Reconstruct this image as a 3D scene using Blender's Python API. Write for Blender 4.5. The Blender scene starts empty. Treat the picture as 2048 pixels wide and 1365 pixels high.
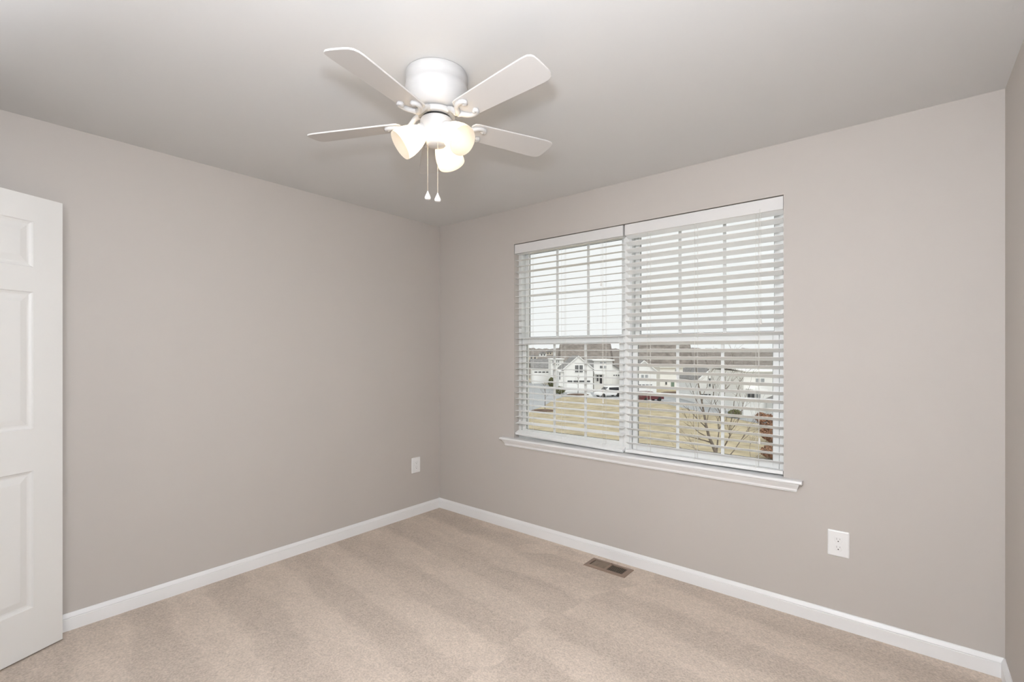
import bpy, math, random
from mathutils import Vector, Matrix, noise

# ------------------------------------------------------------------ camera
sc = bpy.context.scene
COL = sc.collection
F, HY = 958.97, 705.43                 # focal length and horizon row, in pixels of the 2048x1365 frame
CX, CY, CZ = 3.1354, -2.8207, 1.3506   # lens position (metres)
YAW = math.radians(129.444)
DV = Vector((math.cos(YAW), math.sin(YAW), 0))
RV = Vector((math.sin(YAW), -math.cos(YAW), 0))
cam = bpy.data.cameras.new('camera')
cam.sensor_width = 36.0
cam.lens = F / 2048 * 36.0
cam.shift_y = (HY - 682.5) / 2048
cam.clip_start, cam.clip_end = 0.05, 2000
camo = bpy.data.objects.new('camera', cam)
COL.objects.link(camo)
camo.location = (CX, CY, CZ)
camo.rotation_euler = (math.pi / 2, 0, YAW - math.pi / 2)
sc.camera = camo

# ------------------------------------------------------------------ world, sun, flash, exposure
sc.view_settings.view_transform = 'Standard'
sc.view_settings.look = 'None'
sc.view_settings.gamma = 1.0
sc.view_settings.exposure = 0.0
sc.view_settings.use_curve_mapping = False
sc.cycles.max_bounces = 12
sc.cycles.diffuse_bounces = 7

W = bpy.data.worlds.new('overcast_sky')
sc.world = W
W.use_nodes = True
nt = W.node_tree
bg = nt.nodes['Background']
tc = nt.nodes.new('ShaderNodeTexCoord')
nz = nt.nodes.new('ShaderNodeTexNoise'); nz.inputs['Scale'].default_value = 2.2; nz.inputs['Detail'].default_value = 4
cr = nt.nodes.new('ShaderNodeValToRGB')
cr.color_ramp.elements[0].position = .35; cr.color_ramp.elements[0].color = (.95, .965, .965, 1)
cr.color_ramp.elements[1].position = .65; cr.color_ramp.elements[1].color = (1.0, 1.005, 1.0, 1)
nt.links.new(tc.outputs['Generated'], nz.inputs['Vector'])
nt.links.new(nz.outputs['Fac'], cr.inputs['Fac'])
nt.links.new(cr.outputs['Color'], bg.inputs['Color'])
bg.inputs['Strength'].default_value = 1.0

sl = bpy.data.lights.new('hazy_sun', 'SUN')
sl.energy = 1.5; sl.angle = math.radians(30); sl.color = (1, .98, .95)
so = bpy.data.objects.new('hazy_sun', sl); COL.objects.link(so)
so.rotation_euler = Vector((-.62, .55, -.75)).to_track_quat('-Z', 'Y').to_euler()

fl = bpy.data.lights.new('camera_flash', 'POINT')     # the photographer's flash, just above the lens
fl.energy = 75; fl.shadow_soft_size = .055; fl.color = (.92, .985, 1.08)
fo = bpy.data.objects.new('camera_flash', fl); COL.objects.link(fo)
fo.location = (2.93, -2.68, 1.72)

bl = bpy.data.lights.new('bounced_flash', 'SPOT')      # the flash head turned back at the wall and ceiling behind the camera
bl.energy = 890; bl.spot_size = math.radians(88); bl.spot_blend = 1; bl.shadow_soft_size = .08; bl.color = (.92, .985, 1.08)
bo = bpy.data.objects.new('bounced_flash', bl); COL.objects.link(bo)
bo.location = (2.93, -2.62, 1.72)
bo.rotation_euler = (Vector((2.45, -3.05, 2.2)) - Vector(bo.location)).to_track_quat('-Z', 'Y').to_euler()

# ------------------------------------------------------------------ helpers
def nmat(name):
    m = bpy.data.materials.new(name); m.use_nodes = True
    return m, m.node_tree, m.node_tree.nodes['Principled BSDF']

def mat(name, col, rough=.5, bump=0, bscale=200, var=0, vscale=5, metal=0, spec=.5):
    m, t, b = nmat(name)
    b.inputs['Base Color'].default_value = (*col, 1)
    b.inputs['Roughness'].default_value = rough
    b.inputs['Metallic'].default_value = metal
    b.inputs['Specular IOR Level'].default_value = spec
    c = t.nodes.new('ShaderNodeTexCoord')
    if var:
        n = t.nodes.new('ShaderNodeTexNoise'); n.inputs['Scale'].default_value = vscale; n.inputs['Detail'].default_value = 5
        r = t.nodes.new('ShaderNodeValToRGB')
        r.color_ramp.elements[0].position = .3; r.color_ramp.elements[1].position = .7
        r.color_ramp.elements[0].color = (*[x * (1 - var) for x in col], 1)
        r.color_ramp.elements[1].color = (*[min(1, x * (1 + var)) for x in col], 1)
        t.links.new(c.outputs['Object'], n.inputs['Vector']); t.links.new(n.outputs['Fac'], r.inputs['Fac'])
        t.links.new(r.outputs['Color'], b.inputs['Base Color'])
    if bump:
        n = t.nodes.new('ShaderNodeTexNoise'); n.inputs['Scale'].default_value = bscale; n.inputs['Detail'].default_value = 3
        bp = t.nodes.new('ShaderNodeBump'); bp.inputs['Strength'].default_value = bump; bp.inputs['Distance'].default_value = .001
        t.links.new(c.outputs['Object'], n.inputs['Vector']); t.links.new(n.outputs['Fac'], bp.inputs['Height'])
        t.links.new(bp.outputs['Normal'], b.inputs['Normal'])
    return m

def emit(name, col, s, base=(.9, .88, .85)):
    m, t, b = nmat(name)
    b.inputs['Base Color'].default_value = (*base, 1)
    b.inputs['Roughness'].default_value = .35
    b.inputs['Emission Color'].default_value = (*col, 1)
    b.inputs['Emission Strength'].default_value = s
    return m

def glass_mat(name, tint=(.95, .97, .965)):
    m = bpy.data.materials.new(name); m.use_nodes = True
    t = m.node_tree; t.nodes.clear()
    o = t.nodes.new('ShaderNodeOutputMaterial'); mx = t.nodes.new('ShaderNodeMixShader')
    tr = t.nodes.new('ShaderNodeBsdfTransparent'); tr.inputs['Color'].default_value = (*tint, 1)
    gl = t.nodes.new('ShaderNodeBsdfGlossy'); gl.inputs['Roughness'].default_value = .0
    fr = t.nodes.new('ShaderNodeFresnel'); fr.inputs['IOR'].default_value = 1.35
    t.links.new(fr.outputs[0], mx.inputs[0]); t.links.new(tr.outputs[0], mx.inputs[1]); t.links.new(gl.outputs[0], mx.inputs[2])
    t.links.new(mx.outputs[0], o.inputs['Surface'])
    return m

def frosted(name):
    m, t, b = nmat(name)
    b.inputs['Base Color'].default_value = (.50, .48, .45, 1); b.inputs['Roughness'].default_value = .35
    tr = t.nodes.new('ShaderNodeBsdfTranslucent'); tr.inputs['Color'].default_value = (.97, .93, .86, 1)
    mx = t.nodes.new('ShaderNodeMixShader'); mx.inputs[0].default_value = .62
    o = t.nodes['Material Output']
    t.links.new(b.outputs[0], mx.inputs[1]); t.links.new(tr.outputs[0], mx.inputs[2]); t.links.new(mx.outputs[0], o.inputs['Surface'])
    return m

class MB:
    """collects geometry, then links it as one mesh object"""
    def __init__(s): s.v = []; s.f = []; s.sm = []
    def add(s, vs, fs, smooth=False):
        b = len(s.v); s.v += [tuple(x) for x in vs]
        for q in fs: s.f.append([b + i for i in q]); s.sm.append(smooth)
        return s
    def box(s, x0, x1, y0, y1, z0, z1):
        vs = [(x, y, z) for z in (z0, z1) for y in (y0, y1) for x in (x0, x1)]
        return s.add(vs, [(0, 2, 3, 1), (4, 5, 7, 6), (0, 1, 5, 4), (2, 6, 7, 3), (0, 4, 6, 2), (1, 3, 7, 5)])
    def prism(s, poly, axis, a, b, smooth=False):
        """poly: 2-D outline; extruded along axis 'x','y' or 'z' from a to b"""
        n = len(poly)
        def P(p, h):
            return {'x': (h, p[0], p[1]), 'y': (p[0], h, p[1]), 'z': (p[0], p[1], h)}[axis]
        vs = [P(p, a) for p in poly] + [P(p, b) for p in poly]
        fs = [tuple(range(n))[::-1], tuple(range(n, 2 * n))]
        s.add(vs, fs)
        return s.add(vs, [(i, (i + 1) % n, n + (i + 1) % n, n + i) for i in range(n)], smooth)
    def lathe(s, prof, seg=40, M=None, smooth=True):
        """prof: (radius, height) points turned round the z axis"""
        vs = []; fs = []
        for r, h in prof:
            for k in range(seg):
                a = 2 * math.pi * k / seg
                p = Vector((r * math.cos(a), r * math.sin(a), h))
                vs.append(M @ p if M else p)
        for i in range(len(prof) - 1):
            for k in range(seg):
                k2 = (k + 1) % seg
                fs.append((i * seg + k, i * seg + k2, (i + 1) * seg + k2, (i + 1) * seg + k))
        s.add(vs, fs, smooth)
        return s
    def tube(s, pts, rad, seg=8, caps=True):
        pts = [Vector(p) for p in pts]; n = len(pts)
        rs = rad if isinstance(rad, (list, tuple)) else [rad] * n
        vs = []; fs = []
        up = Vector((.13, .27, 1)).normalized(); prev = None
        for i, p in enumerate(pts):
            t = (pts[min(i + 1, n - 1)] - pts[max(i - 1, 0)])
            t = t.normalized() if t.length > 1e-9 else Vector((0, 0, 1))
            u = prev if prev is not None else up
            a = u - t * u.dot(t)
            if a.length < 1e-4: a = Vector((1, 0, 0)) - t * t.x
            a.normalize(); b = t.cross(a); prev = a
            for k in range(seg):
                q = 2 * math.pi * k / seg
                vs.append(p + (a * math.cos(q) + b * math.sin(q)) * rs[i])
        for i in range(n - 1):
            for k in range(seg):
                k2 = (k + 1) % seg
                fs.append((i * seg + k, i * seg + k2, (i + 1) * seg + k2, (i + 1) * seg + k))
        s.add(vs, fs, True)
        if caps:
            s.add(vs[:seg], [tuple(range(seg))[::-1]]); s.add(vs[-seg:], [tuple(range(seg))])
        return s
    def ball(s, c, r, seg=14, sz=1.0):
        n = 8
        return s.lathe([(max(1e-5, r * math.sin(math.pi * i / n)), -r * sz * math.cos(math.pi * i / n)) for i in range(n + 1)], seg, Matrix.Translation(c))
    def build(s, name, m, parent=None, bevel=0, bseg=2, weld=True):
        me = bpy.data.meshes.new(name)
        me.from_pydata(s.v, [], s.f)
        me.polygons.foreach_set('use_smooth', s.sm)
        if m: me.materials.append(m)
        if weld:
            import bmesh
            bm = bmesh.new(); bm.from_mesh(me)
            bmesh.ops.remove_doubles(bm, verts=bm.verts, dist=1e-6)
            bmesh.ops.recalc_face_normals(bm, faces=bm.faces)
            bm.to_mesh(me); bm.free()
        me.update()
        o = bpy.data.objects.new(name, me); COL.objects.link(o)
        if parent: o.parent = parent
        if bevel:
            b = o.modifiers.new('bevel', 'BEVEL'); b.width = bevel; b.segments = bseg; b.limit_method = 'ANGLE'; b.angle_limit = math.radians(35)
        return o

def thing(name, label, cat, loc=(0, 0, 0), rz=0, group=None):
    o = bpy.data.objects.new(name, None); COL.objects.link(o)
    o.empty_display_size = .05
    o.location = loc; o.rotation_euler = (0, 0, rz)
    return tag(o, label, cat, group)

def tag(o, label, cat, group=None, kind=None):
    o['label'] = label; o['category'] = cat
    if group: o['group'] = group
    if kind: o['kind'] = kind
    return o

def struct(o, label=None, cat=None):
    o['kind'] = 'structure'
    if label: o['label'] = label
    if cat: o['category'] = cat
    return o

# ------------------------------------------------------------------ materials
def wall_material():
    return mat('greige_paint', (.505, .470, .436), .62, bump=.12, bscale=260, var=.006, vscale=3, spec=.3)
M_wall = wall_material()
M_ceil = mat('ceiling_paint', (.66, .655, .645), .75, bump=.1, bscale=220, spec=.2)
M_trim = mat('white_trim_paint', (.82, .82, .815), .35, bump=.04, bscale=60)
M_door = mat('door_paint', (.745, .735, .71), .38, bump=.03, bscale=90)
M_vinyl = mat('white_vinyl', (.76, .77, .755), .4)
M_slat = mat('blind_white', (.83, .835, .825), .42)
M_valance = mat('valance_white', (.70, .69, .675), .45)
M_cord = mat('blind_cord', (.80, .79, .75), .8)
M_fan = mat('fan_white_enamel', (.48, .475, .47), .45, spec=.3)
M_blade = mat('fan_blade_white', (.56, .54, .52), .55, spec=.3)
M_chain = mat('chain_cream', (.72, .60, .46), .4)
M_bob = mat('chain_bob_white', (.84, .84, .83), .3)
M_dark = mat('dark_gap', (.03, .028, .025), .7)
M_brass = mat('brass', (.62, .45, .22), .3, metal=1)
M_glass = glass_mat('window_glass')
M_seal = mat('glazing_seal_grey', (.22, .225, .215), .6)
M_plate = mat('outlet_plastic', (.84, .84, .83), .3)
M_slot = mat('outlet_slot', (.05, .045, .04), .6)
M_slotg = mat('outlet_slot_grey', (.38, .37, .36), .6)
M_reg = mat('register_brown_enamel', (.25, .175, .13), .5)
M_regslat = mat('register_slat_enamel', (.21, .16, .115), .5)
M_regdark = mat('register_duct_dark', (.012, .010, .008), .8)

def carpet_material():
    m, t, b = nmat('beige_carpet')
    L = t.links.new
    N = t.nodes.new
    tc = N('ShaderNodeTexCoord'); sp = N('ShaderNodeSeparateXYZ'); L(tc.outputs['Object'], sp.inputs[0])
    def math_(op, a, bb=None, c=None):
        n = N('ShaderNodeMath'); n.operation = op
        for i, v in enumerate((a, bb, c)):
            if v is None: continue
            if isinstance(v, (int, float)): n.inputs[i].default_value = v
            else: L(v, n.inputs[i])
        return n.outputs[0]
    def noise_(scale, det=2, vec=None, rough=.5):
        n = N('ShaderNodeTexNoise'); n.inputs['Scale'].default_value = scale; n.inputs['Detail'].default_value = det
        n.inputs['Roughness'].default_value = rough
        L(vec if vec is not None else tc.outputs['Object'], n.inputs['Vector'])
        return n.outputs['Fac']
    wob = math_('MULTIPLY', math_('SUBTRACT', noise_(2.2, 3), .5), .22)
    # vacuum strokes: bands along x, about 0.3 m wide, that change phase at stroke ends
    yy = math_('ADD', math_('ADD', sp.outputs['Y'], math_('MULTIPLY', sp.outputs['X'], .10)), wob)
    zig = math_('MULTIPLY', math_('SUBTRACT', noise_(1.3, 1), .5), 2.6)
    seg1 = math_('GREATER_THAN', math_('ADD', sp.outputs['X'], math_('ADD', zig, wob)), 1.75)
    ph = math_('ADD', math_('MULTIPLY', yy, 2 * math.pi / .40), math_('MULTIPLY', seg1, 2.3))
    band = math_('SINE', ph)
    bandc = N('ShaderNodeMapRange'); bandc.interpolation_type = 'SMOOTHSTEP'
    bandc.inputs['From Min'].default_value = -.45; bandc.inputs['From Max'].default_value = .45
    L(band, bandc.inputs['Value'])
    blot = noise_(5.5, 3)
    mp = N('ShaderNodeMapping'); mp.inputs['Scale'].default_value = (1.1, 8.5, 1); mp.inputs['Rotation'].default_value = (0, 0, .09)
    L(tc.outputs['Object'], mp.inputs['Vector'])
    streak = noise_(1.0, 3, mp.outputs['Vector'])
    fine = noise_(120, 3, rough=.6)
    mid = noise_(48, 2)
    # value = 1 + bands + blotches + tuft speckle
    v = math_('ADD', 1.0, math_('MULTIPLY', math_('SUBTRACT', bandc.outputs[0], .5), .12))
    v = math_('ADD', v, math_('MULTIPLY', math_('SUBTRACT', blot, .5), .16))
    v = math_('ADD', v, math_('MULTIPLY', math_('SUBTRACT', streak, .5), .22))
    v = math_('ADD', v, math_('MULTIPLY', math_('SUBTRACT', fine, .5), .85))
    v = math_('ADD', v, math_('MULTIPLY', math_('SUBTRACT', mid, .5), .30))
    vm = N('ShaderNodeVectorMath'); vm.operation = 'SCALE'; vm.inputs[0].default_value = (.575, .49, .415)
    L(v, vm.inputs['Scale'])
    L(vm.outputs[0], b.inputs['Base Color'])
    b.inputs['Roughness'].default_value = .95
    b.inputs['Specular IOR Level'].default_value = .1
    bp = N('ShaderNodeBump'); bp.inputs['Strength'].default_value = .55; bp.inputs['Distance'].default_value = .006
    L(math_('ADD', fine, math_('MULTIPLY', mid, .4)), bp.inputs['Height'])
    L(bp.outputs[0], b.inputs['Normal'])
    return m
M_carpet = carpet_material()

# ------------------------------------------------------------------ room shell
RW, RL, RH = 3.45, 3.13, 2.44
T = .16
WX0, WX1, WZ0, WZ1 = .834, 2.642, .68, 2.172      # rough window opening
WXM = (WX0 + WX1) / 2
struct(MB().box(-.1, RW + .1, -RL - 1.4, T, -.12, .006).build('floor', M_carpet))
struct(MB().box(-.1, RW + .1, -RL - 1.4, T, RH, RH + .12).build('ceiling', M_ceil))
struct(MB().box(-.1, 0, -RL - 1.4, T, 0, RH).build('wall_left', M_wall))
struct(MB().box(RW, RW + .1, -RL - 1.4, T, 0, RH).build('wall_right', M_wall))
wb = MB()
wb.box(0, WX0, 0, T, 0, RH).box(WX1, RW, 0, T, 0, RH).box(WX0, WX1, 0, T, 0, WZ0).box(WX0, WX1, 0, T, WZ1, RH)
struct(wb.build('wall_back', M_wall))
DX0, DX1, DH = .40, 1.185, 2.05
wf = MB()
wf.box(0, DX0, -RL - .12, -RL, 0, RH).box(DX1, RW, -RL - .12, -RL, 0, RH).box(DX0, DX1, -RL - .12, -RL, DH, RH)
struct(wf.build('wall_front', M_wall))
struct(MB().box(0, RW, -RL - 1.4, -RL - 1.3, 0, RH).build('wall_hall', M_wall))

# baseboards: flat face, bead and sloped cap
BB = [(0, 0), (.0135, 0), (.0135, .0625), (.0112, .0645), (.0112, .0655), (.0136, .0675), (.0136, .070), (.0125, .0725), (.0095, .079), (.0065, .0845), (.0035, .088), (0, .088)]
m = MB(); m.prism([(-y, z) for y, z in BB], 'x', 0, RW); struct(m.build('baseboard_back', M_trim))
m = MB(); m.prism([(y, z) for y, z in BB], 'y', -RL, -.0); struct(m.build('baseboard_left', M_trim))
m = MB(); m.prism([(RW - y, z) for y, z in BB], 'y', -RL, -.0); struct(m.build('baseboard_right', M_trim))
m = MB(); m.prism([(-RL + y, z) for y, z in BB], 'x', DX1 + .06, RW); struct(m.build('baseboard_front', M_trim))
# doorway casing on the wall behind the camera
m = MB()
m.box(DX0 - .058, DX0, -RL, -RL + .015, 0, DH + .058).box(DX1, DX1 + .058, -RL, -RL + .015, 0, DH + .058).box(DX0, DX1, -RL, -RL + .015, DH, DH + .058)
struct(m.build('trim_4', M_trim, bevel=.004))

# ------------------------------------------------------------------ door leaf, standing open against the left wall
def door_mesh(w, h, t):
    mb = MB()
    st = .112
    pw = (w - 3 * st) / 2
    cols = [(st, st + pw), (2 * st + pw, w - st)]
    rows = [(.205, .812), (.998, 1.605), (1.715, 1.918)]
    for side in (0, 1):
        y = 0 if side == 0 else -t
        sg = -1 if side == 0 else 1          # inward direction
        xs = [0] + [q for c in cols for q in c] + [w]
        zs = [0] + [q for r in rows for q in r] + [h]
        for i in range(len(xs) - 1):
            for j in range(len(zs) - 1):
                x0, x1, z0, z1 = xs[i], xs[i + 1], zs[j], zs[j + 1]
                if i % 2 == 1 and j % 2 == 1:
                    prof = [(0, 0), (.004, .0045), (.013, .0085), (.019, .0088), (.045, .0025), (.0475, .0022)]
                    loops = [[(x0 + a, y + sg * d, z0 + a), (x1 - a, y + sg * d, z0 + a), (x1 - a, y + sg * d, z1 - a), (x0 + a, y + sg * d, z1 - a)] for a, d in prof]
                    vs = [p for l in loops for p in l]; fs = []
                    for k in range(len(loops) - 1):
                        for e in range(4):
                            fs.append((k * 4 + e, k * 4 + (e + 1) % 4, k * 4 + 4 + (e + 1) % 4, k * 4 + 4 + e))
                    k = (len(loops) - 1) * 4
                    fs.append((k, k + 1, k + 2, k + 3))
                    mb.add(vs, fs)
                else:
                    mb.add([(x0, y, z0), (x1, y, z0), (x1, y, z1), (x0, y, z1)], [(0, 1, 2, 3)])
    mb.add([(0, 0, 0), (0, -t, 0), (0, -t, h), (0, 0, h)], [(0, 1, 2, 3)])
    mb.add([(w, 0, 0), (w, -t, 0), (w, -t, h), (w, 0, h)], [(0, 1, 2, 3)])
    mb.add([(0, 0, 0), (w, 0, 0), (w, -t, 0), (0, -t, 0)], [(0, 1, 2, 3)])
    mb.add([(0, 0, h), (w, 0, h), (w, -t, h), (0, -t, h)], [(0, 1, 2, 3)])
    return mb
free = Vector((.096, -2.4254)); ddir = Vector((.425, -.9052))
dm = door_mesh(.76, 2.032, .035).build('door_1', M_door)
struct(dm, 'white six-panel door leaf standing open against the left wall', 'door')
# local x runs from the free edge towards the hinge, face y=0 looks into the room
ang = math.atan2(ddir.y, ddir.x)
dm.location = (free.x, free.y, .014)
dm.rotation_euler = (0, 0, ang)
hb = MB()
for hz in (.25, 1.02, 1.78):
    hb.tube([(.766, -.017, hz - .045), (.766, -.017, hz + .045)], .007, 10)
hb.build('hinge', M_brass, dm)

# ------------------------------------------------------------------ windows
GLO, GUP = .074, .112                 # planes of the lower and upper panes
def window(name, x0, x1, label):
    fr = MB()
    # outer frame (jambs, head, sill) set back in the opening
    fr.box(x0, x0 + .027, .058, .15, WZ0 + .02, WZ1).box(x1 - .027, x1, .058, .15, WZ0 + .02, WZ1)
    fr.box(x0 + .027, x1 - .027, .058, .15, WZ1 - .03, WZ1).box(x0 + .027, x1 - .027, .058, .15, WZ0 + .02, WZ0 + .045)
    w = fr.build(name, M_vinyl, bevel=.002)
    struct(w, label, 'window')
    def sash(nm, z0, z1, yf, yb, yg, rail_b, rail_t):
        a, b = x0 + .0315, x1 - .0315
        s = MB()
        st = .030
        s.box(a, a + st, yf, yb, z0, z1).box(b - st, b, yf, yb, z0, z1)
        s.box(a + st, b - st, yf, yb, z0, z0 + rail_b).box(a + st, b - st, yf, yb, z1 - rail_t, z1)
        so_ = s.build(nm, M_vinyl, w, bevel=.003)
        gx0, gx1, gz0, gz1 = a + st, b - st, z0 + rail_b, z1 - rail_t
        mu = MB(); hw = .0085
        for k in (1, 2):
            xc = gx0 + (gx1 - gx0) * k / 3
            mu.box(xc - hw, xc + hw, yg - .004, yg + .004, gz0, gz1)
        zc = (gz0 + gz1) / 2
        for k in range(3):
            xa = gx0 + (gx1 - gx0) * k / 3 + (hw if k else 0); xb = gx0 + (gx1 - gx0) * (k + 1) / 3 - (hw if k < 2 else 0)
            mu.box(xa, xb, yg - .004, yg + .004, zc - hw, zc + hw)
        mu.build('muntin_grid', M_vinyl, so_)
        sl_ = MB()
        sl_.box(gx0, gx0 + .0045, yg + .005, yg + .0075, gz0, gz1).box(gx1 - .0045, gx1, yg + .005, yg + .0075, gz0, gz1)
        sl_.box(gx0 + .0045, gx1 - .0045, yg + .005, yg + .0075, gz0, gz0 + .003).box(gx0 + .0045, gx1 - .0045, yg + .005, yg + .0075, gz1 - .003, gz1)
        sl_.build('glazing_seal', M_seal, so_)
        p = MB().add([(gx0 - .004, yg + .008, gz0 - .004), (gx1 + .004, yg + .008, gz0 - .004), (gx1 + .004, yg + .008, gz1 + .004), (gx0 - .004, yg + .008, gz1 + .004)], [(0, 1, 2, 3)])
        p.build('pane', M_glass, so_)
        return so_
    sash('upper_sash', 1.425, WZ1 - .031, .101, .128, GUP, .042, .036)
    lo = sash('lower_sash', WZ0 + .046, 1.458, .0635, .0945, GLO, .040, .042)
    lk = MB()
    xm = (x0 + x1) / 2
    lk.box(xm - .028, xm + .028, .066, .088, 1.4585, 1.466).box(xm - .006, xm + .022, .07, .084, 1.4665, 1.472)
    lk.build('sash_lock', M_vinyl, lo, bevel=.002)
    return w
window('window_1', WX0, WXM - .001, 'left double-hung window of the pair, white vinyl with three-over-three grids')
window('window_2', WXM + .001, WX1, 'right double-hung window of the pair, nearest the right wall')
# mullion cover between the two units
struct(MB().box(WXM - .017, WXM + .017, .050, .0575, .7005, WZ1).build('trim_3', M_vinyl, bevel=.003))
# stool (inner sill) with rounded nose, and apron below it
m = MB()
m.prism([(.057, .681), (-.036, .681), (-.041, .683), (-.0445, .687), (-.0455, .6915), (-.044, .696), (-.040, .6995), (-.036, .7005), (.057, .7005)], 'x', WX0, WX1)
nose = [(-.0005, .681), (-.036, .681), (-.041, .683), (-.0445, .687), (-.0455, .6915), (-.044, .696), (-.040, .6995), (-.036, .7005), (-.0005, .7005)]
m.prism(nose, 'x', .722, WX0); m.prism(nose, 'x', WX1, 2.730)
struct(m.build('trim_1', M_trim))
# apron: cove moulding with mitred returns (each ring of the profile has its own length)
AP = [(-.0005, .6805, 2.716, .741), (-.034, .6805, 2.716, .741), (-.0335, .6765, 2.7155, .7415), (-.027, .668, 2.712, .746), (-.0195, .658, 2.708, .751), (-.0165, .652, 2.7055, .755),
      (-.0165, .645, 2.7055, .755), (-.0135, .641, 2.703, .758), (-.0125, .637, 2.702, .760), (-.0005, .637, 2.702, .760)]
vs = [(x0, y, z) for y, z, x1, x0 in AP] + [(x1, y, z) for y, z, x1, x0 in AP]
n = len(AP)
m = MB().add(vs, [tuple(range(n)), tuple(range(2 * n - 1, n - 1, -1))] + [(i, (i + 1) % n, n + (i + 1) % n, n + i) for i in range(n)])
struct(m.build('trim_2', M_trim))

# ------------------------------------------------------------------ blinds
SL_Y = .031
def blind(x0, x1, ztop, n, tilt, odd, rail, ladders, cords, label, lock_note=None):
    root = thing('window_blind', label, 'blind', ((x0 + x1) / 2, SL_Y, 0), 0, None)
    hw = (x1 - x0) / 2
    va = MB(); va.box(-hw - .003, hw + .003, .0035 - SL_Y, .0125 - SL_Y, 2.0985, 2.1672)
    va.box(-hw - .003, -hw + .004, .0125 - SL_Y, .05 - SL_Y, 2.0985, 2.1672).box(hw - .004, hw + .003, .0125 - SL_Y, .05 - SL_Y, 2.0985, 2.1672)
    va.build('valance', M_valance, root, bevel=.0025)
    hd = MB(); hd.box(-hw + .006, hw - .006, .016 - SL_Y, .054 - SL_Y, 2.122, 2.165)
    hd.build('headrail', M_slat, root, bevel=.002)
    prof = [(-.025, 0), (-.0242, -.0011), (-.0225, -.0014), (.0225, -.0014), (.0242, -.0011), (.025, 0), (.0242, .0011), (.0225, .0014), (-.0225, .0014), (-.0242, .0011)]
    s0 = None
    rng = random.Random(n * 7 + int(x0 * 100))
    for i in range(n):
        if s0 is None:
            s0 = MB().prism(prof, 'x', -hw, hw).build('slat', M_slat, root); s = s0
        else:
            s = s0.copy(); COL.objects.link(s); s.parent = root
        s.location = (0, 0, ztop - i * .0456)
        a = odd.get(i, tilt) + rng.uniform(-.7, .7)
        s.rotation_euler = (math.radians(a), 0, 0)
    rz0, rz1, rt = rail
    rl = MB().prism([(-.025, -.008), (-.022, -.010), (.022, -.010), (.025, -.008), (.025, .007), (.022, .009), (-.022, .009), (-.025, .007)], 'x', -hw, hw)
    for ex in (-hw, hw):
        rl.box(ex - .0012, ex + .0012, -.0245, .0245, -.0095, .0085)
    r = rl.build('bottom_rail', M_slat, root, bevel=.0015)
    r.location = (0, 0, (rz0 + rz1) / 2)
    r.rotation_euler = (math.radians(rt), -math.atan2(rz1 - rz0, 2 * hw), 0)
    zb = min(rz0, rz1) + .004
    for lx in ladders:
        lc = MB()
        for yy in (-.0268, .0268):
            lc.tube([(lx, yy, 2.12), (lx, yy * (1 if abs(tilt) < 8 else .97), zb)], .0008, 5)
        t = math.radians(tilt)
        for i in range(n):
            z = ztop - i * .0456 - .0026
            lc.tube([(lx - .002, -.0268, z - .0268 * math.sin(t)), (lx - .002, .0268, z + .0268 * math.sin(t))], .0006, 4)
        lc.build('ladder_cord', M_cord, root)
        lf = MB().tube([(lx + .008, 0, 2.12), (lx + .008, 0, zb)], .0007, 5)
        lf.build('lift_cord', M_cord, root)
    for cx_, zc in cords:
        cb = MB().tube([(cx_, -.0305, 2.118), (cx_, -.0305, zc + .03)], .0008, 6)
        c = cb.build('pull_cord', M_cord, root)
        ts = MB().lathe([(.0001, .034), (.0022, .033), (.003, .028), (.0052, .012), (.0056, .004), (.0046, 0), (.0001, -.0004)], 14, Matrix.Translation((cx_, -.0305, zc)))
        ts.build('tassel', M_cord, c)
    return root
LX0, LX1 = .841, 1.7285
RX0, RX1 = 1.7475, 2.637
cl, crr = (LX0 + LX1) / 2, (RX0 + RX1) / 2
blind(LX0, LX1, 2.0954, 29, 4, {3: -4, 28: 14}, (.743, .722, 20),
      [.975 - cl, 1.262 - cl, 1.585 - cl], [(1.577 - cl, 1.79), (1.592 - cl, 1.015)],
      'open white slatted blind in the left window, its bottom rail hanging loose above the sill')
blind(RX0, RX1, 2.0917, 30, -23.5, {8: -20, 14: -21}, (.7205, .7205, -4),
      [1.895 - crr, 2.185 - crr, 2.51 - crr], [(2.528 - crr, .86), (2.535 - crr, 1.50)],
      'white slatted blind in the right window, slats tilted and bottom rail resting on the sill')

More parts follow.
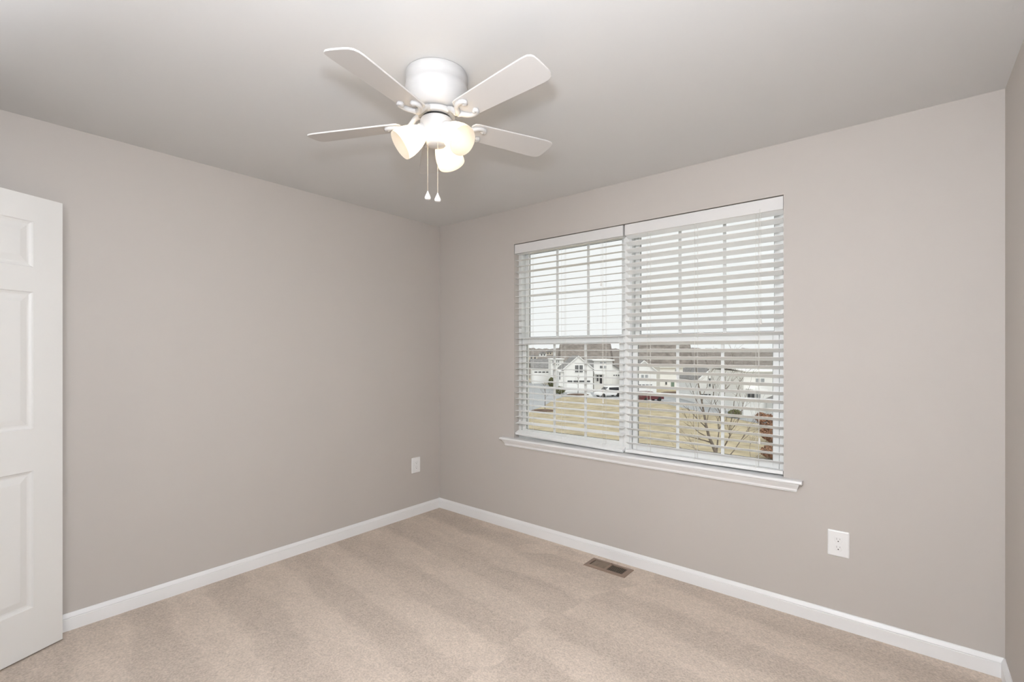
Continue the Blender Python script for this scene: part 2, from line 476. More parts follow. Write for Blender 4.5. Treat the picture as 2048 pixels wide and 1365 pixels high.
# ------------------------------------------------------------------ wall outlets
def outlet(loc, rz, label):
    root = thing('wall_outlet', label, 'outlet', loc, rz, 'white duplex outlets')
    w, h, t = .0442, .0632, .0065           # half sizes; local y points out of the wall (towards -y of the wall frame)
    p = MB()
    rings = [(0, 0), (.0, .002), (.0022, .0048), (.006, t)]
    lo = []
    for ins, d in rings:
        rad = .005
        pts = []
        for cx_, cz_, a0 in ((w - rad, h - rad, 0), (-w + rad, h - rad, 90), (-w + rad, -h + rad, 180), (w - rad, -h + rad, 270)):
            for k in range(5):
                a = math.radians(a0 + 22.5 * k)
                pts.append((cx_ + (rad) * math.cos(a) - math.copysign(ins, cx_), -d, cz_ + rad * math.sin(a) - math.copysign(ins, cz_)))
        lo.append(pts)
    n = len(lo[0]); vs = [q for l in lo for q in l]; fs = []
    for k in range(len(lo) - 1):
        for e in range(n): fs.append((k * n + e, k * n + (e + 1) % n, k * n + n + (e + 1) % n, k * n + n + e))
    fs.append(tuple(range((len(lo) - 1) * n, len(lo) * n)))
    p.add(vs, fs); p.build('cover_plate', M_plate, root)
    for zc in (.0195, -.0195):
        r = MB()
        out = []
        for k in range(28):
            a = 2 * math.pi * k / 28
            out.append((.0172 * math.cos(a), max(-.0143, min(.0143, .0172 * math.sin(a))) + zc))
        out2 = [(x * .94, (z - zc) * .94 + zc) for x, z in out]
        vs = [(x, -t, z) for x, z in out] + [(x, -t - .0022, z) for x, z in out] + [(x, -t - .003, z) for x, z in out2]
        n = 28; fs = [(k * n + e, k * n + (e + 1) % n, k * n + n + (e + 1) % n, k * n + n + e) for k in range(2) for e in range(n)] + [tuple(range(2 * n, 3 * n))]
        rc = r.add(vs, fs).build('receptacle', M_plate, root)
        yf = -t - .003
        sl_ = MB()
        sl_.box(-.0075, -.0055, yf - .0004, yf + .001, zc + .0005, zc + .0085).box(.0055, .0075, yf - .0004, yf + .001, zc + .0015, zc + .008)
        sl_.build('blade_slot', M_slotg, rc)
        g = MB().lathe([(.0001, .0005), (.0026, .0005), (.0026, -.001)], 14, Matrix.Translation((0, yf, zc - .0065)) @ Matrix.Rotation(math.pi / 2, 4, 'X'))
        g.build('ground_hole', M_slot, rc)
    MB().lathe([(.0001, .0011), (.0018, .0009), (.0024, 0)], 12, Matrix.Translation((0, -t, 0)) @ Matrix.Rotation(math.pi / 2, 4, 'X')).build('screw', M_plate, root)
    return root
outlet((2.879, -.0003, .4173), 0, 'white duplex outlet on the window wall, below and right of the windows')
outlet((.0003, -.263, .4187), math.pi / 2, 'white duplex outlet on the left wall beside the far corner')

# ------------------------------------------------------------------ floor register
def register():
    root = thing('floor_register', 'brown metal floor vent in the carpet under the window', 'vent', (1.697, -.1262, .006))
    W2, H2 = .1415, .0665
    IW, IH = .112, .041
    fr = MB()
    loops = [[(-W2, -H2, 0), (W2, -H2, 0), (W2, H2, 0), (-W2, H2, 0)],
             [(-W2 + .004, -H2 + .004, .0045), (W2 - .004, -H2 + .004, .0045), (W2 - .004, H2 - .004, .0045), (-W2 + .004, H2 - .004, .0045)],
             [(-IW, -IH, .006), (IW, -IH, .006), (IW, IH, .006), (-IW, IH, .006)],
             [(-IW, -IH, .0012), (IW, -IH, .0012), (IW, IH, .0012), (-IW, IH, .0012)]]
    vs = [p for l in loops for p in l]
    fs = [(k * 4 + e, k * 4 + (e + 1) % 4, k * 4 + 4 + (e + 1) % 4, k * 4 + 4 + e) for k in range(3) for e in range(4)]
    fr.add(vs, fs)
    fr.box(-.0085, .0085, -IH, IH, .001, .006)
    fr.build('frame', M_reg, root)
    MB().box(-IW, IW, -IH, IH, .0004, .0011).build('duct_opening', M_regdark, root)
    s0 = None
    for side in (-1, 1):
        for k in range(10):
            xc = side * (.0135 + .0098 * k + .003) + (.003 if side < 0 else 0)
            if s0 is None:
                s0 = MB().box(-.0042, .0042, -IH, IH, -.0004, .0004).build('louver', M_regslat, root); s = s0
            else:
                s = s0.copy(); COL.objects.link(s); s.parent = root
            s.location = (xc, 0, .0039)
            # the left bank leans towards the camera, the right bank leans away and shows the dark duct
            s.rotation_euler = (0, math.radians(16 if side < 0 else 62), 0)
            s.scale = (.34 if side > 0 else .86, 1, 1)
    MB().box(-.006, .006, .0455, .052, .0055, .009).build('damper_lever', M_reg, root)
    return root
register()

# ------------------------------------------------------------------ ceiling fan
FAN = Vector((1.708, -1.552, 0))
def fan():
    root = thing('ceiling_fan', 'white five-blade ceiling fan with three glowing glass shades and two pull chains', 'ceiling fan', (FAN.x, FAN.y, RH))
    Z = lambda z: z - RH
    # motor housing
    pr = [(.0001, Z(2.439)), (.119, Z(2.4395)), (.1205, Z(2.436)), (.1205, Z(2.412)), (.1185, Z(2.408)), (.1185, Z(2.392)), (.1215, Z(2.387)), (.1225, Z(2.378)), (.1215, Z(2.369)), (.118, Z(2.364)),
          (.116, Z(2.350)), (.110, Z(2.331)), (.100, Z(2.314)), (.088, Z(2.303)), (.078, Z(2.2985)), (.0001, Z(2.2985))]
    MB().lathe(pr, 64).build('motor_housing', M_fan, root)
    MB().lathe([(.0001, Z(2.298)), (.052, Z(2.298)), (.052, Z(2.292)), (.0001, Z(2.292))], 40).build('bearing_gap', M_dark, root)
    MB().lathe([(.0001, Z(2.2945)), (.070, Z(2.2945)), (.072, Z(2.2925)), (.072, Z(2.2765)), (.070, Z(2.2745)), (.050, Z(2.2745)), (.0001, Z(2.2745))], 48).build('flywheel', M_fan, root)
    MB().lathe([(.0001, Z(2.2744)), (.054, Z(2.2744)), (.054, Z(2.2615)), (.0001, Z(2.262))], 32).build('hub_neck', M_dark, root)
    MB().lathe([(.0001, Z(2.2655)), (.058, Z(2.2655)), (.0625, Z(2.263)), (.064, Z(2.257)), (.064, Z(2.236)), (.0628, Z(2.232)), (.0628, Z(2.225)), (.0605, Z(2.214)), (.052, Z(2.199)), (.042, Z(2.188)), (.040, Z(2.172)), (.033, Z(2.164)), (.012, Z(2.161)), (.0001, Z(2.161))], 48).build('switch_housing', M_fan, root)
    # blades
    ZB = 2.255
    out = []
    half = [(.150, .048), (.165, .052), (.30, .057), (.44, .0622), (.498, .0636)]
    tip = [(.516, .0615), (.530, .054), (.5375, .041), (.540, .026), (.541, .0), (.541, -.026), (.5395, -.044), (.534, -.055), (.523, -.062)]
    up = half + tip
    lo = [(r, -w) for r, w in half[::-1]]
    poly = up + lo + [(.142, -.034), (.140, 0), (.142, .034)]
    blade0 = iron0 = None
    for k in range(5):
        a = math.radians((-151.5, -73.8, -3.35, 72.9, 141.1)[k])
        if blade0 is None:
            blade0 = MB().prism(poly, 'z', -.003, .003).build('blade', M_blade, root, bevel=.0014)
            b = blade0
            ir = MB()
            zz = -.0090
            ir.tube([(.060, 0, .030), (.072, 0, .030), (.088, 0, .024), (.102, 0, .010), (.116, 0, -.004), (.134, 0, -.010)], [.0125, .012, .0105, .0098, .0098, .011], 12)
            for sg in (1, -1):
                ir.tube([(.128, 0, zz - .002), (.139, sg * .010, zz), (.150, sg * .026, zz), (.166, sg * .037, zz), (.184, sg * .040, zz), (.197, sg * .036, zz), (.202, sg * .028, zz), (.197, sg * .021, zz), (.190, sg * .023, zz)],
                        [.011, .0105, .0098, .009, .0086, .0084, .0082, .0076, .006], 10)
                ir.ball((.192, sg * .025, zz), .0092)
                ir.ball((.146, sg * .0215, zz + .001), .0098)
            iron0 = ir.build('blade_iron', M_fan, root)
            i_ = iron0
        else:
            b = blade0.copy(); COL.objects.link(b); b.parent = root
            i_ = iron0.copy(); COL.objects.link(i_); i_.parent = root
        b.location = (0, 0, Z(ZB)); i_.location = (0, 0, Z(ZB))
        rot = (Matrix.Rotation(-.0175, 4, 'Y') @ Matrix.Rotation(.0288, 4, 'X') @ Matrix.Rotation(a, 4, 'Z') @ Matrix.Rotation((0, .020, 0, 0, 0)[k], 4, 'Y') @ Matrix.Rotation(math.radians(-10.8), 4, 'X')).to_euler()
        b.rotation_euler = rot; i_.rotation_euler = rot
    # light kit
    M_shade = frosted('frosted_glass')
    M_bulb = emit('lit_bulb', (1.0, .79, .54), 15.0)
    for phi in (17, 128, 250):
        ph = math.radians(phi)
        dr = DV * math.cos(ph) + RV * math.sin(ph)
        ax = (dr * .80 + Vector((0, 0, -.60))).normalized()
        neck = dr * .047 + Vector((0, 0, Z(2.216)))
        q = Vector((0, 0, 1)).rotation_difference(ax).to_matrix().to_4x4()
        Mx = Matrix.Translation(neck) @ q
        MB().lathe([(.0001, -.030), (.012, -.029), (.016, -.018), (.030, -.006), (.0325, 0), (.0335, .010), (.0318, .0125), (.029, .013)], 32, Mx).build('shade_fitter', M_fan, root)
        outer = [(.027, .004), (.0285, .012), (.036, .025), (.0455, .045), (.0525, .068), (.0565, .090), (.0572, .106), (.0565, .118)]
        outer += [(.0563, .1190), (.0556, .1192), (.0552, .1184), (.0554, .1172)]
        sh = MB().lathe(outer, 48, Mx).build('lamp_shade', M_shade, root)
        MB().lathe([(.0001, .012), (.011, .013), (.0115, .030), (.016, .042), (.021, .056), (.0222, .066), (.0195, .080), (.0115, .0885), (.0001, .0905)], 24, Mx).build('bulb', M_bulb, sh)
    # pull chains
    def chain(off, z0, z1):
        ch = MB()
        n = int((z0 - z1) / .0042)
        ch.tube([(off.x, off.y, Z(z0)), (off.x, off.y, Z(z1))], .0006, 5)
        for i in range(n):
            ch.ball((off.x, off.y, Z(z0 - .0042 * i)), .0013, 6)
        c = ch.build('pull_chain', M_chain, root)
        MB().lathe([(.0001, .0345), (.0016, .0335), (.0036, .0280), (.0088, .0165), (.0118, .0090), (.0116, .004), (.0090, .0005), (.0001, 0)], 24, Matrix.Translation((off.x, off.y, Z(z1 - .032)))).build('chain_bob', M_bob, c)
    chain(RV * .0085 - DV * .030, 2.166, 1.967)
    chain(-RV * .036 + DV * .004, 2.185, 1.986)
    return root
fan()

# ------------------------------------------------------------------ outdoors
G = 8.0
ZG = CZ - G                        # street level, two storeys below the room
def W3(px, py, d):                 # a point at camera depth d
    p = DV * d + RV * ((px - 1024) / F * d)
    return Vector((CX + p.x, CY + p.y, CZ + (HY - py) / F * d))
def gnd(px, py, lift=0):           # a point of the flat ground
    d = (G - lift) * F / (py - HY)
    return W3(px, py, d)
M_lawn = mat('dormant_lawn', (.45, .385, .265), .95, var=.22, vscale=.7, spec=.1)
M_road = mat('asphalt', (.40, .41, .42), .9, var=.10, vscale=.4, spec=.2)
M_mulch = mat('mulch', (.15, .105, .08), .95, var=.3, vscale=3, spec=.1)
M_conc = mat('pale_concrete', (.68, .68, .67), .85, var=.05, vscale=1)
M_house = mat('white_siding', (.82, .82, .80), .7, var=.03, vscale=.5)
M_htrim = mat('house_trim', (.86, .86, .85), .6)
M_cream = mat('cream_siding', (.62, .56, .47), .7)
M_roofg = mat('grey_shingles', (.24, .235, .23), .9, var=.2, vscale=2)
M_hwin = mat('house_window_glass', (.10, .105, .11), .15)
M_hwinl = mat('house_window_pale', (.34, .36, .37), .2)
M_gdoor = mat('green_door_paint', (.17, .24, .19), .5)
M_bark = mat('bark', (.17, .14, .115), .9, var=.25, vscale=6)
M_wood = mat('bare_woods', (.255, .228, .205), .95, var=.30, vscale=.35, spec=.05)
M_shrub = mat('russet_shrub', (.30, .17, .11), .95, var=.35, vscale=5, spec=.05)
M_gshrub = mat('olive_shrub', (.16, .165, .085), .95, var=.3, vscale=5, spec=.05)
M_white = mat('car_white', (.85, .85, .85), .25)
M_maroon = mat('car_maroon', (.13, .035, .04), .3)
M_black = mat('car_black_glass', (.03, .03, .035), .15)
M_tyre = mat('tyre', (.02, .02, .02), .8)
M_barn = mat('dark_red_siding', (.20, .07, .07), .8)

m = MB().add([(-500, 4, ZG - .02), (500, 4, ZG - .02), (500, 900, ZG - .02), (-500, 900, ZG - .02)], [(0, 3, 2, 1)])
o = m.build('lawn', M_lawn); struct(o, 'dry tan lawn below the window', 'lawn')
def patch(name, pts, mt, lift, label, cat):
    m = MB(); v = [gnd(*p) for p in pts]
    top = [(q.x, q.y, ZG + lift) for q in v]; bot = [(q.x, q.y, ZG - .015) for q in v]; n = len(v)
    m.add(top + bot, [tuple(range(n))] + [(i, (i + 1) % n, n + (i + 1) % n, n + i) for i in range(n)])
    o = m.build(name, mt); struct(o, label, cat)
patch('road', [(1010, 764), (1075, 766), (1118, 774), (1160, 783), (1300, 789), (1420, 806), (1560, 832), (1700, 850), (1700, 872), (1520, 848), (1455, 835), (1400, 824), (1330, 808), (1240, 799), (1160, 795), (1128, 794), (1108, 800), (1098, 806), (1085, 814), (1060, 822), (1000, 830)], M_road, .01, 'grey street curving past the white houses', 'road')
patch('driveway', [(1134, 786), (1180, 786), (1186, 794), (1136, 793)], M_conc, .02, 'pale driveway in front of the gabled garage', 'driveway')
patch('driveway', [(1400, 808), (1440, 808), (1452, 819), (1402, 814)], M_conc, .02, 'pale driveway under the two-row-window gable house', 'driveway')

def house(name, label, pxc, yb, group='houses across the street'):
    d = G * F / (yb - HY)
    p = gnd(pxc, yb)
    r = thing(name, label, 'house', (p.x, p.y, ZG), YAW - math.pi / 2, group)
    k = d / F
    X = lambda px: (px - pxc) * k
    Zz = lambda py: (yb - py) * k
    return r, X, Zz, k
def hbox(r, name, X, Zz, px0, px1, y0, y1, ya, yb_, mt, bevel=0):
    return MB().box(X(px0), X(px1), ya, yb_, Zz(y0), Zz(y1)).build(name, mt, r)
def hwindow(r, X, Zz, px0, px1, y0, y1, front, mt=None, cols=2):
    o = hbox(r, 'window', X, Zz, px0 - .7, px1 + .7, y0 + .7, y1 - .7, front - .10, front + .05, M_htrim)
    w = (px1 - px0) / cols
    g = MB()
    for c in range(cols):
        g.box(X(px0 + w * c + .25), X(px0 + w * (c + 1) - .25), front - .14, front - .09, Zz(y0), Zz(y1))
    g.build('pane', mt or M_hwin, o)
    return o
def gable(r, X, Zz, px0, px1, ye, pk, yp, depth, ybase, over=2.5, roofm=None):
    # walls with a triangular front, and two roof slabs with pale rakes
    MB().prism([(X(px0), Zz(ybase)), (X(px1), Zz(ybase)), (X(px1), Zz(ye)), (X(pk), Zz(yp)), (X(px0), Zz(ye))], 'y', 0, depth).build('wall', M_house, r)
    t = 1.6
    for a in (px0, px1):
        s = -1 if a == px0 else 1
        sl_ = (ye - yp) / abs(a - pk)
        e = a + s * over; ee = ye + over * sl_
        MB().prism([(X(pk), Zz(yp - .02)), (X(e), Zz(ee - .02)), (X(e), Zz(ee - t)), (X(pk), Zz(yp - t))], 'y', .05, depth + .3).build('roof', roofm or M_roofg, r)
        MB().prism([(X(pk), Zz(yp)), (X(e), Zz(ee)), (X(e), Zz(ee - t)), (X(pk), Zz(yp - t))], 'y', -.35, .05).build('rake_trim', M_htrim, r)
def garage_door(r, X, Zz, px0, px1, y0, y1, ys0, ys1, front, n=4):
    o = hbox(r, 'garage_door', X, Zz, px0, px1, y0, y1, front - .06, front + .02, M_htrim)
    g = MB(); w = (px1 - px0) / n
    for c in range(n):
        g.box(X(px0 + w * c + .9), X(px0 + w * (c + 1) - .9), front - .09, front - .055, Zz(ys0), Zz(ys1))
    g.build('pane', M_hwin, o)
    return o

# low garage with a long grey roof
r, X, Zz, k = house('house', 'low white garage house with long grey roof, far left in the window', 1083, 768)
hbox(r, 'wall', X, Zz, 1064, 1102, 768, 737, 0, 9, M_house)
MB().prism([(-.5, Zz(737.5)), (4.5, Zz(720)), (9.5, Zz(737.5)), (9.5, Zz(736.5)), (4.5, Zz(718.5)), (-.5, Zz(736.3))], 'x', X(1061), X(1103)).build('roof', M_roofg, r)
garage_door(r, X, Zz, 1068, 1099, 767, 742, 746, 743.6, 0)
# narrow tower block
r, X, Zz, k = house('house', 'narrow white tower house with tall thin windows, left of the gabled house', 1113, 775)
hbox(r, 'wall', X, Zz, 1102, 1127, 775, 719.5, 0, 8, M_house)
hbox(r, 'cornice', X, Zz, 1100.5, 1128, 719.4, 717.8, -.5, 8.4, M_htrim)
for a in (1106, 1113.6, 1117.4):
    for y0, y1 in ((726, 721), (731, 728.5)): hwindow(r, X, Zz, a - .9, a + .9, y0, y1, 0, cols=1)
for a in (1106.5, 1114.2): hwindow(r, X, Zz, a - .8, a + .8, 751, 741, 0, cols=1)
# big gabled house
r, X, Zz, k = house('house', 'white gabled house with dark double window over a garage, in the left window', 1157, 785)
gable(r, X, Zz, 1128, 1186, 738, 1157, 713.5, 10, 785, over=3.5)
hwindow(r, X, Zz, 1150, 1157, 745, 731, -.0); hwindow(r, X, Zz, 1158.6, 1165.5, 745, 731, -.0)
garage_door(r, X, Zz, 1134, 1181, 784, 760, 765, 761.5, 0)
hbox(r, 'porch_roof', X, Zz, 1117, 1128, 744, 742, 0, 4, M_htrim); hbox(r, 'side_wing', X, Zz, 1118, 1127.8, 785, 744.1, .4, 6, M_house)
hwindow(r, X, Zz, 1118.7, 1121, 760, 746, .4, cols=1)
# flat-topped house
r, X, Zz, k = house('house', 'square white flat-topped house with dark porch door, right of the gabled one', 1206, 783)
hbox(r, 'wall', X, Zz, 1187.5, 1225, 783, 722, 0, 9, M_house)
hbox(r, 'cornice', X, Zz, 1184, 1228, 721.9, 719.6, -.6, 9.6, M_htrim)
for y0, y1, mt in ((727.5, 724.5, M_hwinl), (737, 732, M_hwin)):
    hwindow(r, X, Zz, 1199.6, 1205.5, y0, y1, 0, mt); hwindow(r, X, Zz, 1207.5, 1213, y0, y1, 0, M_hwinl)
hbox(r, 'porch_roof', X, Zz, 1186, 1207, 748.5, 745, -1.6, -.02, M_htrim)
for a in (1187, 1206): hbox(r, 'porch_post', X, Zz, a - .5, a + .5, 783, 748.6, -1.5, -1.1, M_htrim)
hwindow(r, X, Zz, 1193, 1197, 763, 751, 0, M_hwin, 1); hbox(r, 'front_door', X, Zz, 1199.5, 1204, 768, 751, -.06, .02, M_black)
MB().prism([(X(1225.2), Zz(783)), (X(1250), Zz(783)), (X(1250), Zz(746)), (X(1225.2), Zz(730))], 'y', .3, 8).build('garage_wall', M_house, r)
MB().prism([(X(1225.2), Zz(729.8)), (X(1252), Zz(747.2)), (X(1252), Zz(744.8)), (X(1225.2), Zz(727.4))], 'y', -.2, 8.3).build('garage_roof', M_roofg, r)
garage_door(r, X, Zz, 1226.5, 1240, 783, 748, 752.5, 750, .3, 3)
# right pane of view
r, X, Zz, k = house('house', 'small white gabled house at the left edge of the right window', 1290, 792)
gable(r, X, Zz, 1264, 1313, 743, 1288, 723, 9, 792, over=3)
hwindow(r, X, Zz, 1282, 1287.5, 756, 750, 0, M_hwinl, 1); hwindow(r, X, Zz, 1290, 1296, 756, 750, 0, M_hwinl, 1)
garage_door(r, X, Zz, 1276, 1305, 791, 768, 771, 769.4, 0)
r, X, Zz, k = house('house', 'long white flat-roofed house with a green door, in the right window', 1340, 778)
hbox(r, 'wall', X, Zz, 1320, 1366, 778, 736, 0, 8, M_house)
hbox(r, 'cornice', X, Zz, 1318, 1368, 735.9, 733.6, -.5, 8.4, M_htrim)
hbox(r, 'front_door', X, Zz, 1342, 1348.5, 776, 764, -.07, .02, M_gdoor)
hwindow(r, X, Zz, 1330, 1334, 770, 764, 0, M_hwin, 1); hwindow(r, X, Zz, 1350, 1354, 743, 739, 0, M_hwinl, 1)
r, X, Zz, k = house('house', 'white gable house with two rows of small windows behind the bare tree', 1424, 808)
gable(r, X, Zz, 1398, 1451, 759, 1424, 737, 9, 808, over=4)
for y0, y1 in ((762, 757), (773.5, 768)):
    hwindow(r, X, Zz, 1417, 1424, y0, y1, 0, None, 3); hwindow(r, X, Zz, 1427, 1434.5, y0, y1, 0, None, 3)
garage_door(r, X, Zz, 1401, 1445, 807, 786, 791, 788.6, 0, 3)
r, X, Zz, k = house('house', 'broad white house with low roof at the right edge of the view', 1522, 832)
MB().prism([(X(1484), Zz(832)), (X(1572), Zz(832)), (X(1572), Zz(744)), (X(1492), Zz(744))] if False else [(X(1487), Zz(832)), (X(1572), Zz(832)), (X(1572), Zz(744)), (X(1487), Zz(744))], 'y', 0, 10).build('wall', M_house, r)
MB().prism([(-.7, Zz(744)), (5, Zz(738.5)), (10.7, Zz(744)), (10.7, Zz(742)), (5, Zz(736)), (-.7, Zz(742))], 'x', X(1484), X(1575)).build('roof', M_htrim, r)
hwindow(r, X, Zz, 1511, 1517.5, 764.5, 757.5, 0, M_hwinl); hwindow(r, X, Zz, 1520.5, 1528, 764.5, 757.5, 0, M_hwinl)
hbox(r, 'porch_roof', X, Zz, 1492, 1521, 780, 777.5, -1.8, -.02, M_htrim)
hwindow(r, X, Zz, 1494, 1500.5, 796, 788, 0); hwindow(r, X, Zz, 1501.5, 1508, 796, 788, 0); hwindow(r, X, Zz, 1512, 1520, 796, 788, 0, M_hwinl)
MB().prism([(X(1531), Zz(800)), (X(1575), Zz(782)), (X(1575), Zz(779.5)), (X(1530), Zz(797.8))], 'y', -5.5, -.02).build('garage_roof', M_roofg, r)
hbox(r, 'garage_wall', X, Zz, 1533, 1572, 832, 800, -5.2, -.02, M_house)
hwindow(r, X, Zz, 1542.5, 1551, 816.5, 811, -5.2)
# dark red house behind
r, X, Zz, k = house('house', 'dark red house far behind the bare tree', 1390, 776)
hbox(r, 'wall', X, Zz, 1380, 1403, 776, 744, 0, 8, M_barn)
MB().prism([(X(1378), Zz(744)), (X(1405), Zz(744)), (X(1391.5), Zz(733))], 'y', -.3, 8.3).build('roof', M_roofg, r)
hwindow(r, X, Zz, 1391, 1395, 752, 745, 0, M_hwinl, 1)
# far houses on the hill
for (dd0, pxc, a, b, yt, ybz, pk, mt, lab) in ((306.0, 1086, 1079, 1093, 707.5, 714, 704, M_house, 'tiny white gabled house on the far hillside'), (326.0, 1098, 1092, 1105, 704.5, 711, 700.5, M_cream, 'tiny cream house highest on the far hillside'), (276.0, 1066, 1058, 1075, 713.5, 721, 710, M_cream, 'tiny long cream house lowest on the far hillside')):
    d = dd0; kk = d / F
    p = W3(pxc, ybz, d)
    r = thing('house', lab, 'house', (p.x, p.y, p.z), YAW - math.pi / 2, 'far houses on the hill')
    MB().box((a - pxc) * kk, (b - pxc) * kk, 0, 9, 0, (ybz - yt) * kk).build('wall', mt, r)
    MB().prism([((a - 1 - pxc) * kk, (ybz - yt) * kk + .01), ((b + 1 - pxc) * kk, (ybz - yt) * kk + .01), (0, (ybz - pk) * kk)], 'y', -.5, 9.5).build('roof', M_roofg, r)
    for q in (.3, .7):
        xx = (a + (b - a) * q - pxc) * kk
        MB().box(xx - .5, xx + .5, -.08, .02, (ybz - yt) * kk * .35, (ybz - yt) * kk * .8).build('window', M_hwin, r)

# wooded hill and tall stands of bare woods: bumpy ridges with real depth
def woods(name, prof, d, thick, ybase, label, amp, seed):
    nx, ny = 150, 14
    px0, px1 = prof[0][0], prof[-1][0]
    def top(px):
        for (a, ya), (b, yb_) in zip(prof, prof[1:]):
            if a <= px <= b: return ya + (yb_ - ya) * (px - a) / (b - a)
        return prof[-1][1]
    vs = []; fs = []
    for i in range(nx + 1):
        px = px0 + (px1 - px0) * i / nx
        for j in range(ny + 1):
            t = j / ny
            dd = d + thick * t
            arch = math.sin(math.pi * min(1, .04 + t * 1.1) * .5) ** .7 if t < .9 else 1 - (t - .9) * 6
            p0 = W3(px, HY, dd); zt = CZ + (HY - top(px)) / F * d; zb = CZ + (HY - ybase) / F * d
            h = zb + (zt - zb) * max(0, arch)
            if 0 < j: h += amp * (noise.noise(Vector((p0.x * .16 + seed, p0.y * .16, 0))) + .6 * noise.noise(Vector((p0.x * .5 + seed, p0.y * .5, 3))))
            vs.append((p0.x, p0.y, h if j else zb - 1))
    for i in range(nx):
        for j in range(ny):
            a = i * (ny + 1) + j
            fs.append((a, a + ny + 1, a + ny + 2, a + 1))
    o = MB().add(vs, fs).build(name, M_wood, weld=False)
    tag(o, label, 'woods', None, 'stuff')
def hillside():
    nx, tab = 170, [(138, 762), (170, 751), (205, 738.5), (250, 726), (300, 715.5), (350, 706), (390, 699.5), (400, 698), (420, 698.5), (440, 703)]
    vs = []; fs = []; ny = len(tab)
    for i in range(nx + 1):
        px = 850 + 900 * i / nx
        for j, (dd, py) in enumerate(tab):
            p = W3(px, py, dd)
            q = noise.noise(Vector((p.x * .11, p.y * .11, 0))) + .7 * noise.noise(Vector((p.x * .37, p.y * .37, 3)))
            vs.append((p.x, p.y, p.z + (1.6 * q if j > 5 else .5 * q if j else 0)))
    for i in range(nx):
        for j in range(ny - 1):
            a = i * ny + j
            fs.append((a, a + ny, a + ny + 1, a + 1))
    o = MB().add(vs, fs).build('wooded_hill', M_wood, weld=False)
    tag(o, 'long low ridge of grey winter woods along the horizon', 'woods', None, 'stuff')
hillside()
woods('tree_stand', [(1112, 742), (1120, 683), (1150, 680), (1200, 680), (1221, 684), (1230, 742)], 210, 30, 745, 'tall grey stand of bare trees seen through the left window', 1.2, 5)
woods('tree_stand', [(1262, 742), (1270, 684), (1320, 680), (1380, 683), (1387, 742)], 200, 30, 745, 'tall brown stand of bare trees seen through the right window', 1.2, 9)

# vehicles
def vehicle(name, label, px, yb, head, paint, cat, L=4.8, Hh=1.75):
    p = gnd(px, yb, .01)
    r = thing(name, label, cat, (p.x, p.y, ZG + .012), YAW - math.pi / 2 + head)
    h = L / 2
    side = [(-h, .35), (-h, .95), (-h + .15, 1.02), (h - 1.25, 1.05), (h - .15, .85), (h, .7), (h, .35)]
    MB().prism(side, 'y', -.9, .9).build('body', paint, r, bevel=.06)
    cab = [(-h + .2, 1.0), (-h + .45, Hh - .08), (-h + .75, Hh), (h - 2.35, Hh), (h - 2.05, Hh - .08), (h - 1.2, 1.0)]
    MB().prism(cab, 'y', -.8, .8).build('cabin', paint, r, bevel=.06)
    g = MB().box(-h + .7, h - 2.15, -.815, .815, 1.12, Hh - .18)
    g.add([(h - 1.27, -.7, 1.07), (h - 1.27, .7, 1.07), (h - 1.97, .7, Hh - .13), (h - 1.97, -.7, Hh - .13)], [(0, 1, 2, 3)])
    g.build('glazing', M_black, r)
    for wx in (-h + .9, h - .9):
        for wy in (-.92, .68):
            MB().lathe([(.0001, 0), (.34, 0), (.36, .03), (.36, .21), (.34, .24), (.0001, .24)], 20, Matrix.Translation((wx, wy, .36)) @ Matrix.Rotation(-math.pi / 2, 4, 'X')).build('wheel', M_tyre, r)
vehicle('car', 'white car parked in front of the flat-topped house', 1216, 794, math.radians(205), M_white, 'car', 5.0, 1.9)
vehicle('car', 'dark maroon car parked by the small gabled house', 1299, 803, math.radians(20), M_maroon, 'car', 4.4, 1.65)

# planting beds
def bed(px, py, rx, rz, label):
    p = gnd(px, py)
    o = MB().lathe([(.0001, .16), (.5, .15), (.85, .10), (1.0, 0)], 28).build('mulch_bed', M_mulch)
    o.location = (p.x, p.y, ZG - .01); o.scale = (rx, rz, 1); o.rotation_euler = (0, 0, YAW - math.pi / 2)
    tag(o, label, 'mulch bed')
bed(1086, 822, 1.7, 1.3, 'dark round mulch bed under the left sapling')
bed(1156, 790, 2.2, 2.2, 'dark round mulch bed under the sapling before the gabled house')
bed(1362, 786, 4.0, 2.4, 'brown mulch bed in front of the green-door house')

# bare trees
def limb(mb, a, b, r0, r1, rng, depth, n=6, wob=.05):
    a, b = Vector(a), Vector(b); L = (b - a).length
    pts = []; off = Vector((0, 0, 0))
    for i in range(n + 1):
        t = i / n
        if 0 < i: off += Vector((rng.gauss(0, 1), rng.gauss(0, 1), rng.gauss(0, .5))) * L * wob / n
        pts.append(a.lerp(b, t) + off)
    mb.tube(pts, [r0 + (r1 - r0) * i / n for i in range(n + 1)], 6, False)
    if depth > 0:
        k = 4 if depth > 1 else 3
        for q in range(k):
            t = rng.uniform(.35, .98); i = min(n - 1, int(t * n))
            p = pts[i].lerp(pts[i + 1], t * n - i)
            d = (b - a).normalized()
            side = Vector((rng.gauss(0, 1), rng.gauss(0, 1), rng.gauss(0, .4) + .35)).normalized()
            dd = (d * .75 + side * .6).normalized()
            rr = (r0 + (r1 - r0) * t) * .62
            limb(mb, p, p + dd * L * rng.uniform(.38, .62), rr, max(.0028, rr * .35), rng, depth - 1, 5, wob)
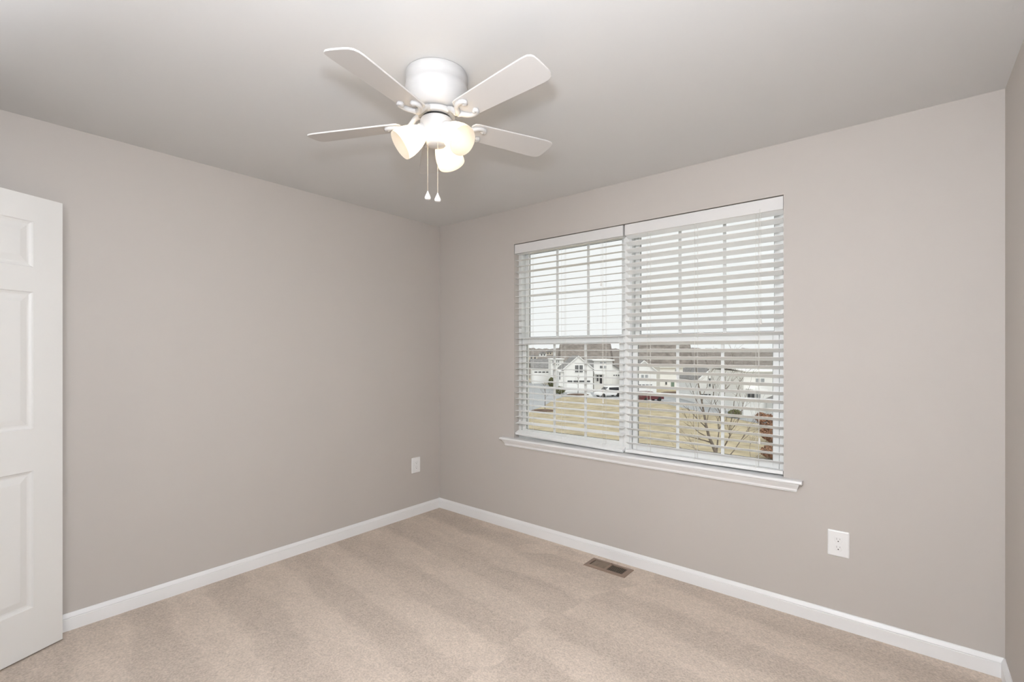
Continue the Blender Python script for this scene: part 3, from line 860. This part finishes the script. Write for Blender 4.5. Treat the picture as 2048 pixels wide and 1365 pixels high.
def sapling(px, py, h, seed, label):
    rng = random.Random(seed)
    p = gnd(px, py)
    r = thing('sapling', label, 'tree', (p.x, p.y, ZG + .152), 0, 'young street trees')
    MB().tube([(0, 0, 0), (.02, .01, h * .45), (0, .03, h)], [.055, .04, .015], 8).build('trunk', M_bark, r)
    b = MB()
    for i in range(9):
        z = h * rng.uniform(.35, .9); a = rng.uniform(0, 6.28); l = h * .28 * (1.2 - z / h)
        limb(b, (0, 0, z), (math.cos(a) * l, math.sin(a) * l, z + l * 1.1), .018, .006, rng, 1, 4)
    b.build('branches', M_bark, r)
sapling(1090, 820, 3.9, 3, 'thin bare sapling in the mulch bed by the road bend')
sapling(1156, 788.5, 3.6, 8, 'thin bare sapling in front of the gabled garage')

def big_tree():
    rng = random.Random(21)
    D0 = 18.0
    base = W3(1448, HY + G * F / D0, D0)
    r = thing('bare_tree', 'leafless tree close outside the right window, many thin branches', 'tree', tuple(base))
    B = lambda px, py, dd=0: W3(px, py, D0 + dd) - base
    tr = [B(1449, 1131), B(1446, 1020), B(1440, 940), B(1430, 902), B(1418, 874), B(1412, 850), B(1407, 822), B(1402, 795), B(1396, 765), B(1392, 735), B(1390, 705)]
    MB().tube(tr, [.10, .085, .072, .065, .052, .045, .036, .028, .02, .013, .006], 10, False).build('trunk', M_bark, r)
    b = MB()
    mains = [((1424, 886, 0), (1370, 872, .5), .03), ((1420, 878, 0), (1366, 845, -.6), .026), ((1414, 858, 0), (1374, 815, .8), .024), ((1408, 830, 0), (1378, 770, -.4), .02), ((1433, 908, 0), (1446, 815, .5), .036), ((1437, 925, 0), (1478, 835, -.8), .036),
             ((1440, 940, 0), (1505, 850, .7), .032), ((1444, 850, .4), (1424, 745, .2), .02), ((1446, 830, .5), (1452, 735, 1), .02), ((1460, 872, -.4), (1466, 760, -.9), .02), ((1404, 806, 0), (1420, 735, .6), .016), ((1436, 918, 0), (1372, 900, -.9), .024), ((1476, 842, -.7), (1502, 765, -.2), .016), ((1443, 975, 0), (1532, 905, .4), .03), ((1412, 848, 0), (1430, 760, -.7), .016)]
    for (a, c, rr) in mains:
        limb(b, B(*a), B(*c), rr, .006, rng, 2, 7, .10)
    b.build('branches', M_bark, r)
big_tree()

# shrubs: a rounded mass of small leaf faces over twigs
def shrub(name, px, py, w, h, mt, seed, label, n=520):
    rng = random.Random(seed)
    p = gnd(px, py)
    r = thing(name, label, 'shrub', (p.x, p.y, ZG), 0, 'shrubs outside')
    t = MB()
    for i in range(14):
        a = rng.uniform(0, 6.28); q = rng.uniform(.2, .9)
        t.tube([(0, 0, -.05), (math.cos(a) * w * .25 * q, math.sin(a) * w * .25 * q, h * .5), (math.cos(a) * w * .5 * q, math.sin(a) * w * .5 * q, h * rng.uniform(.7, 1))], [.03, .018, .006], 5)
    t.build('stem', M_bark, r)
    f = MB(); s = .055 * (w + h)
    for i in range(n):
        u = Vector((rng.gauss(0, 1), rng.gauss(0, 1), rng.gauss(0, 1))).normalized() * rng.uniform(.45, 1) ** .5
        c = Vector((u.x * w / 2, u.y * w / 2, h * .52 + u.z * h * .48))
        a = Vector((rng.gauss(0, 1), rng.gauss(0, 1), rng.gauss(0, 1))).normalized() * s * rng.uniform(.5, 1)
        e = a.orthogonal().normalized() * s * .45
        f.add([c - a, c + e, c + a, c - e], [(0, 1, 2, 3)])
    f.build('foliage', mt, r)
shrub('shrub', 1536, 862, 1.9, 1.7, M_shrub, 1, 'russet shrub at the right edge of the view, topmost of the russet group')
shrub('shrub', 1546, 886, 2.0, 1.6, M_shrub, 2, 'russet shrub at the right edge of the view, in the middle of the russet group')
shrub('shrub', 1543, 918, 1.5, 1.0, M_shrub, 3, 'low russet shrub nearest the sill at the right edge')
shrub('shrub', 1522, 846, 1.3, 1.2, M_shrub, 4, 'small russet shrub before the broad white house')
shrub('shrub', 1119, 789, 2.2, 1.5, M_gshrub, 5, 'dark green shrub at the corner of the gabled house')
shrub('shrub', 1103, 777, 1.5, 2.4, M_gshrub, 6, 'upright olive shrub beside the narrow tower house')
shrub('shrub', 1470, 836, 1.6, 1.0, M_gshrub, 7, 'olive shrub left of the broad white house')
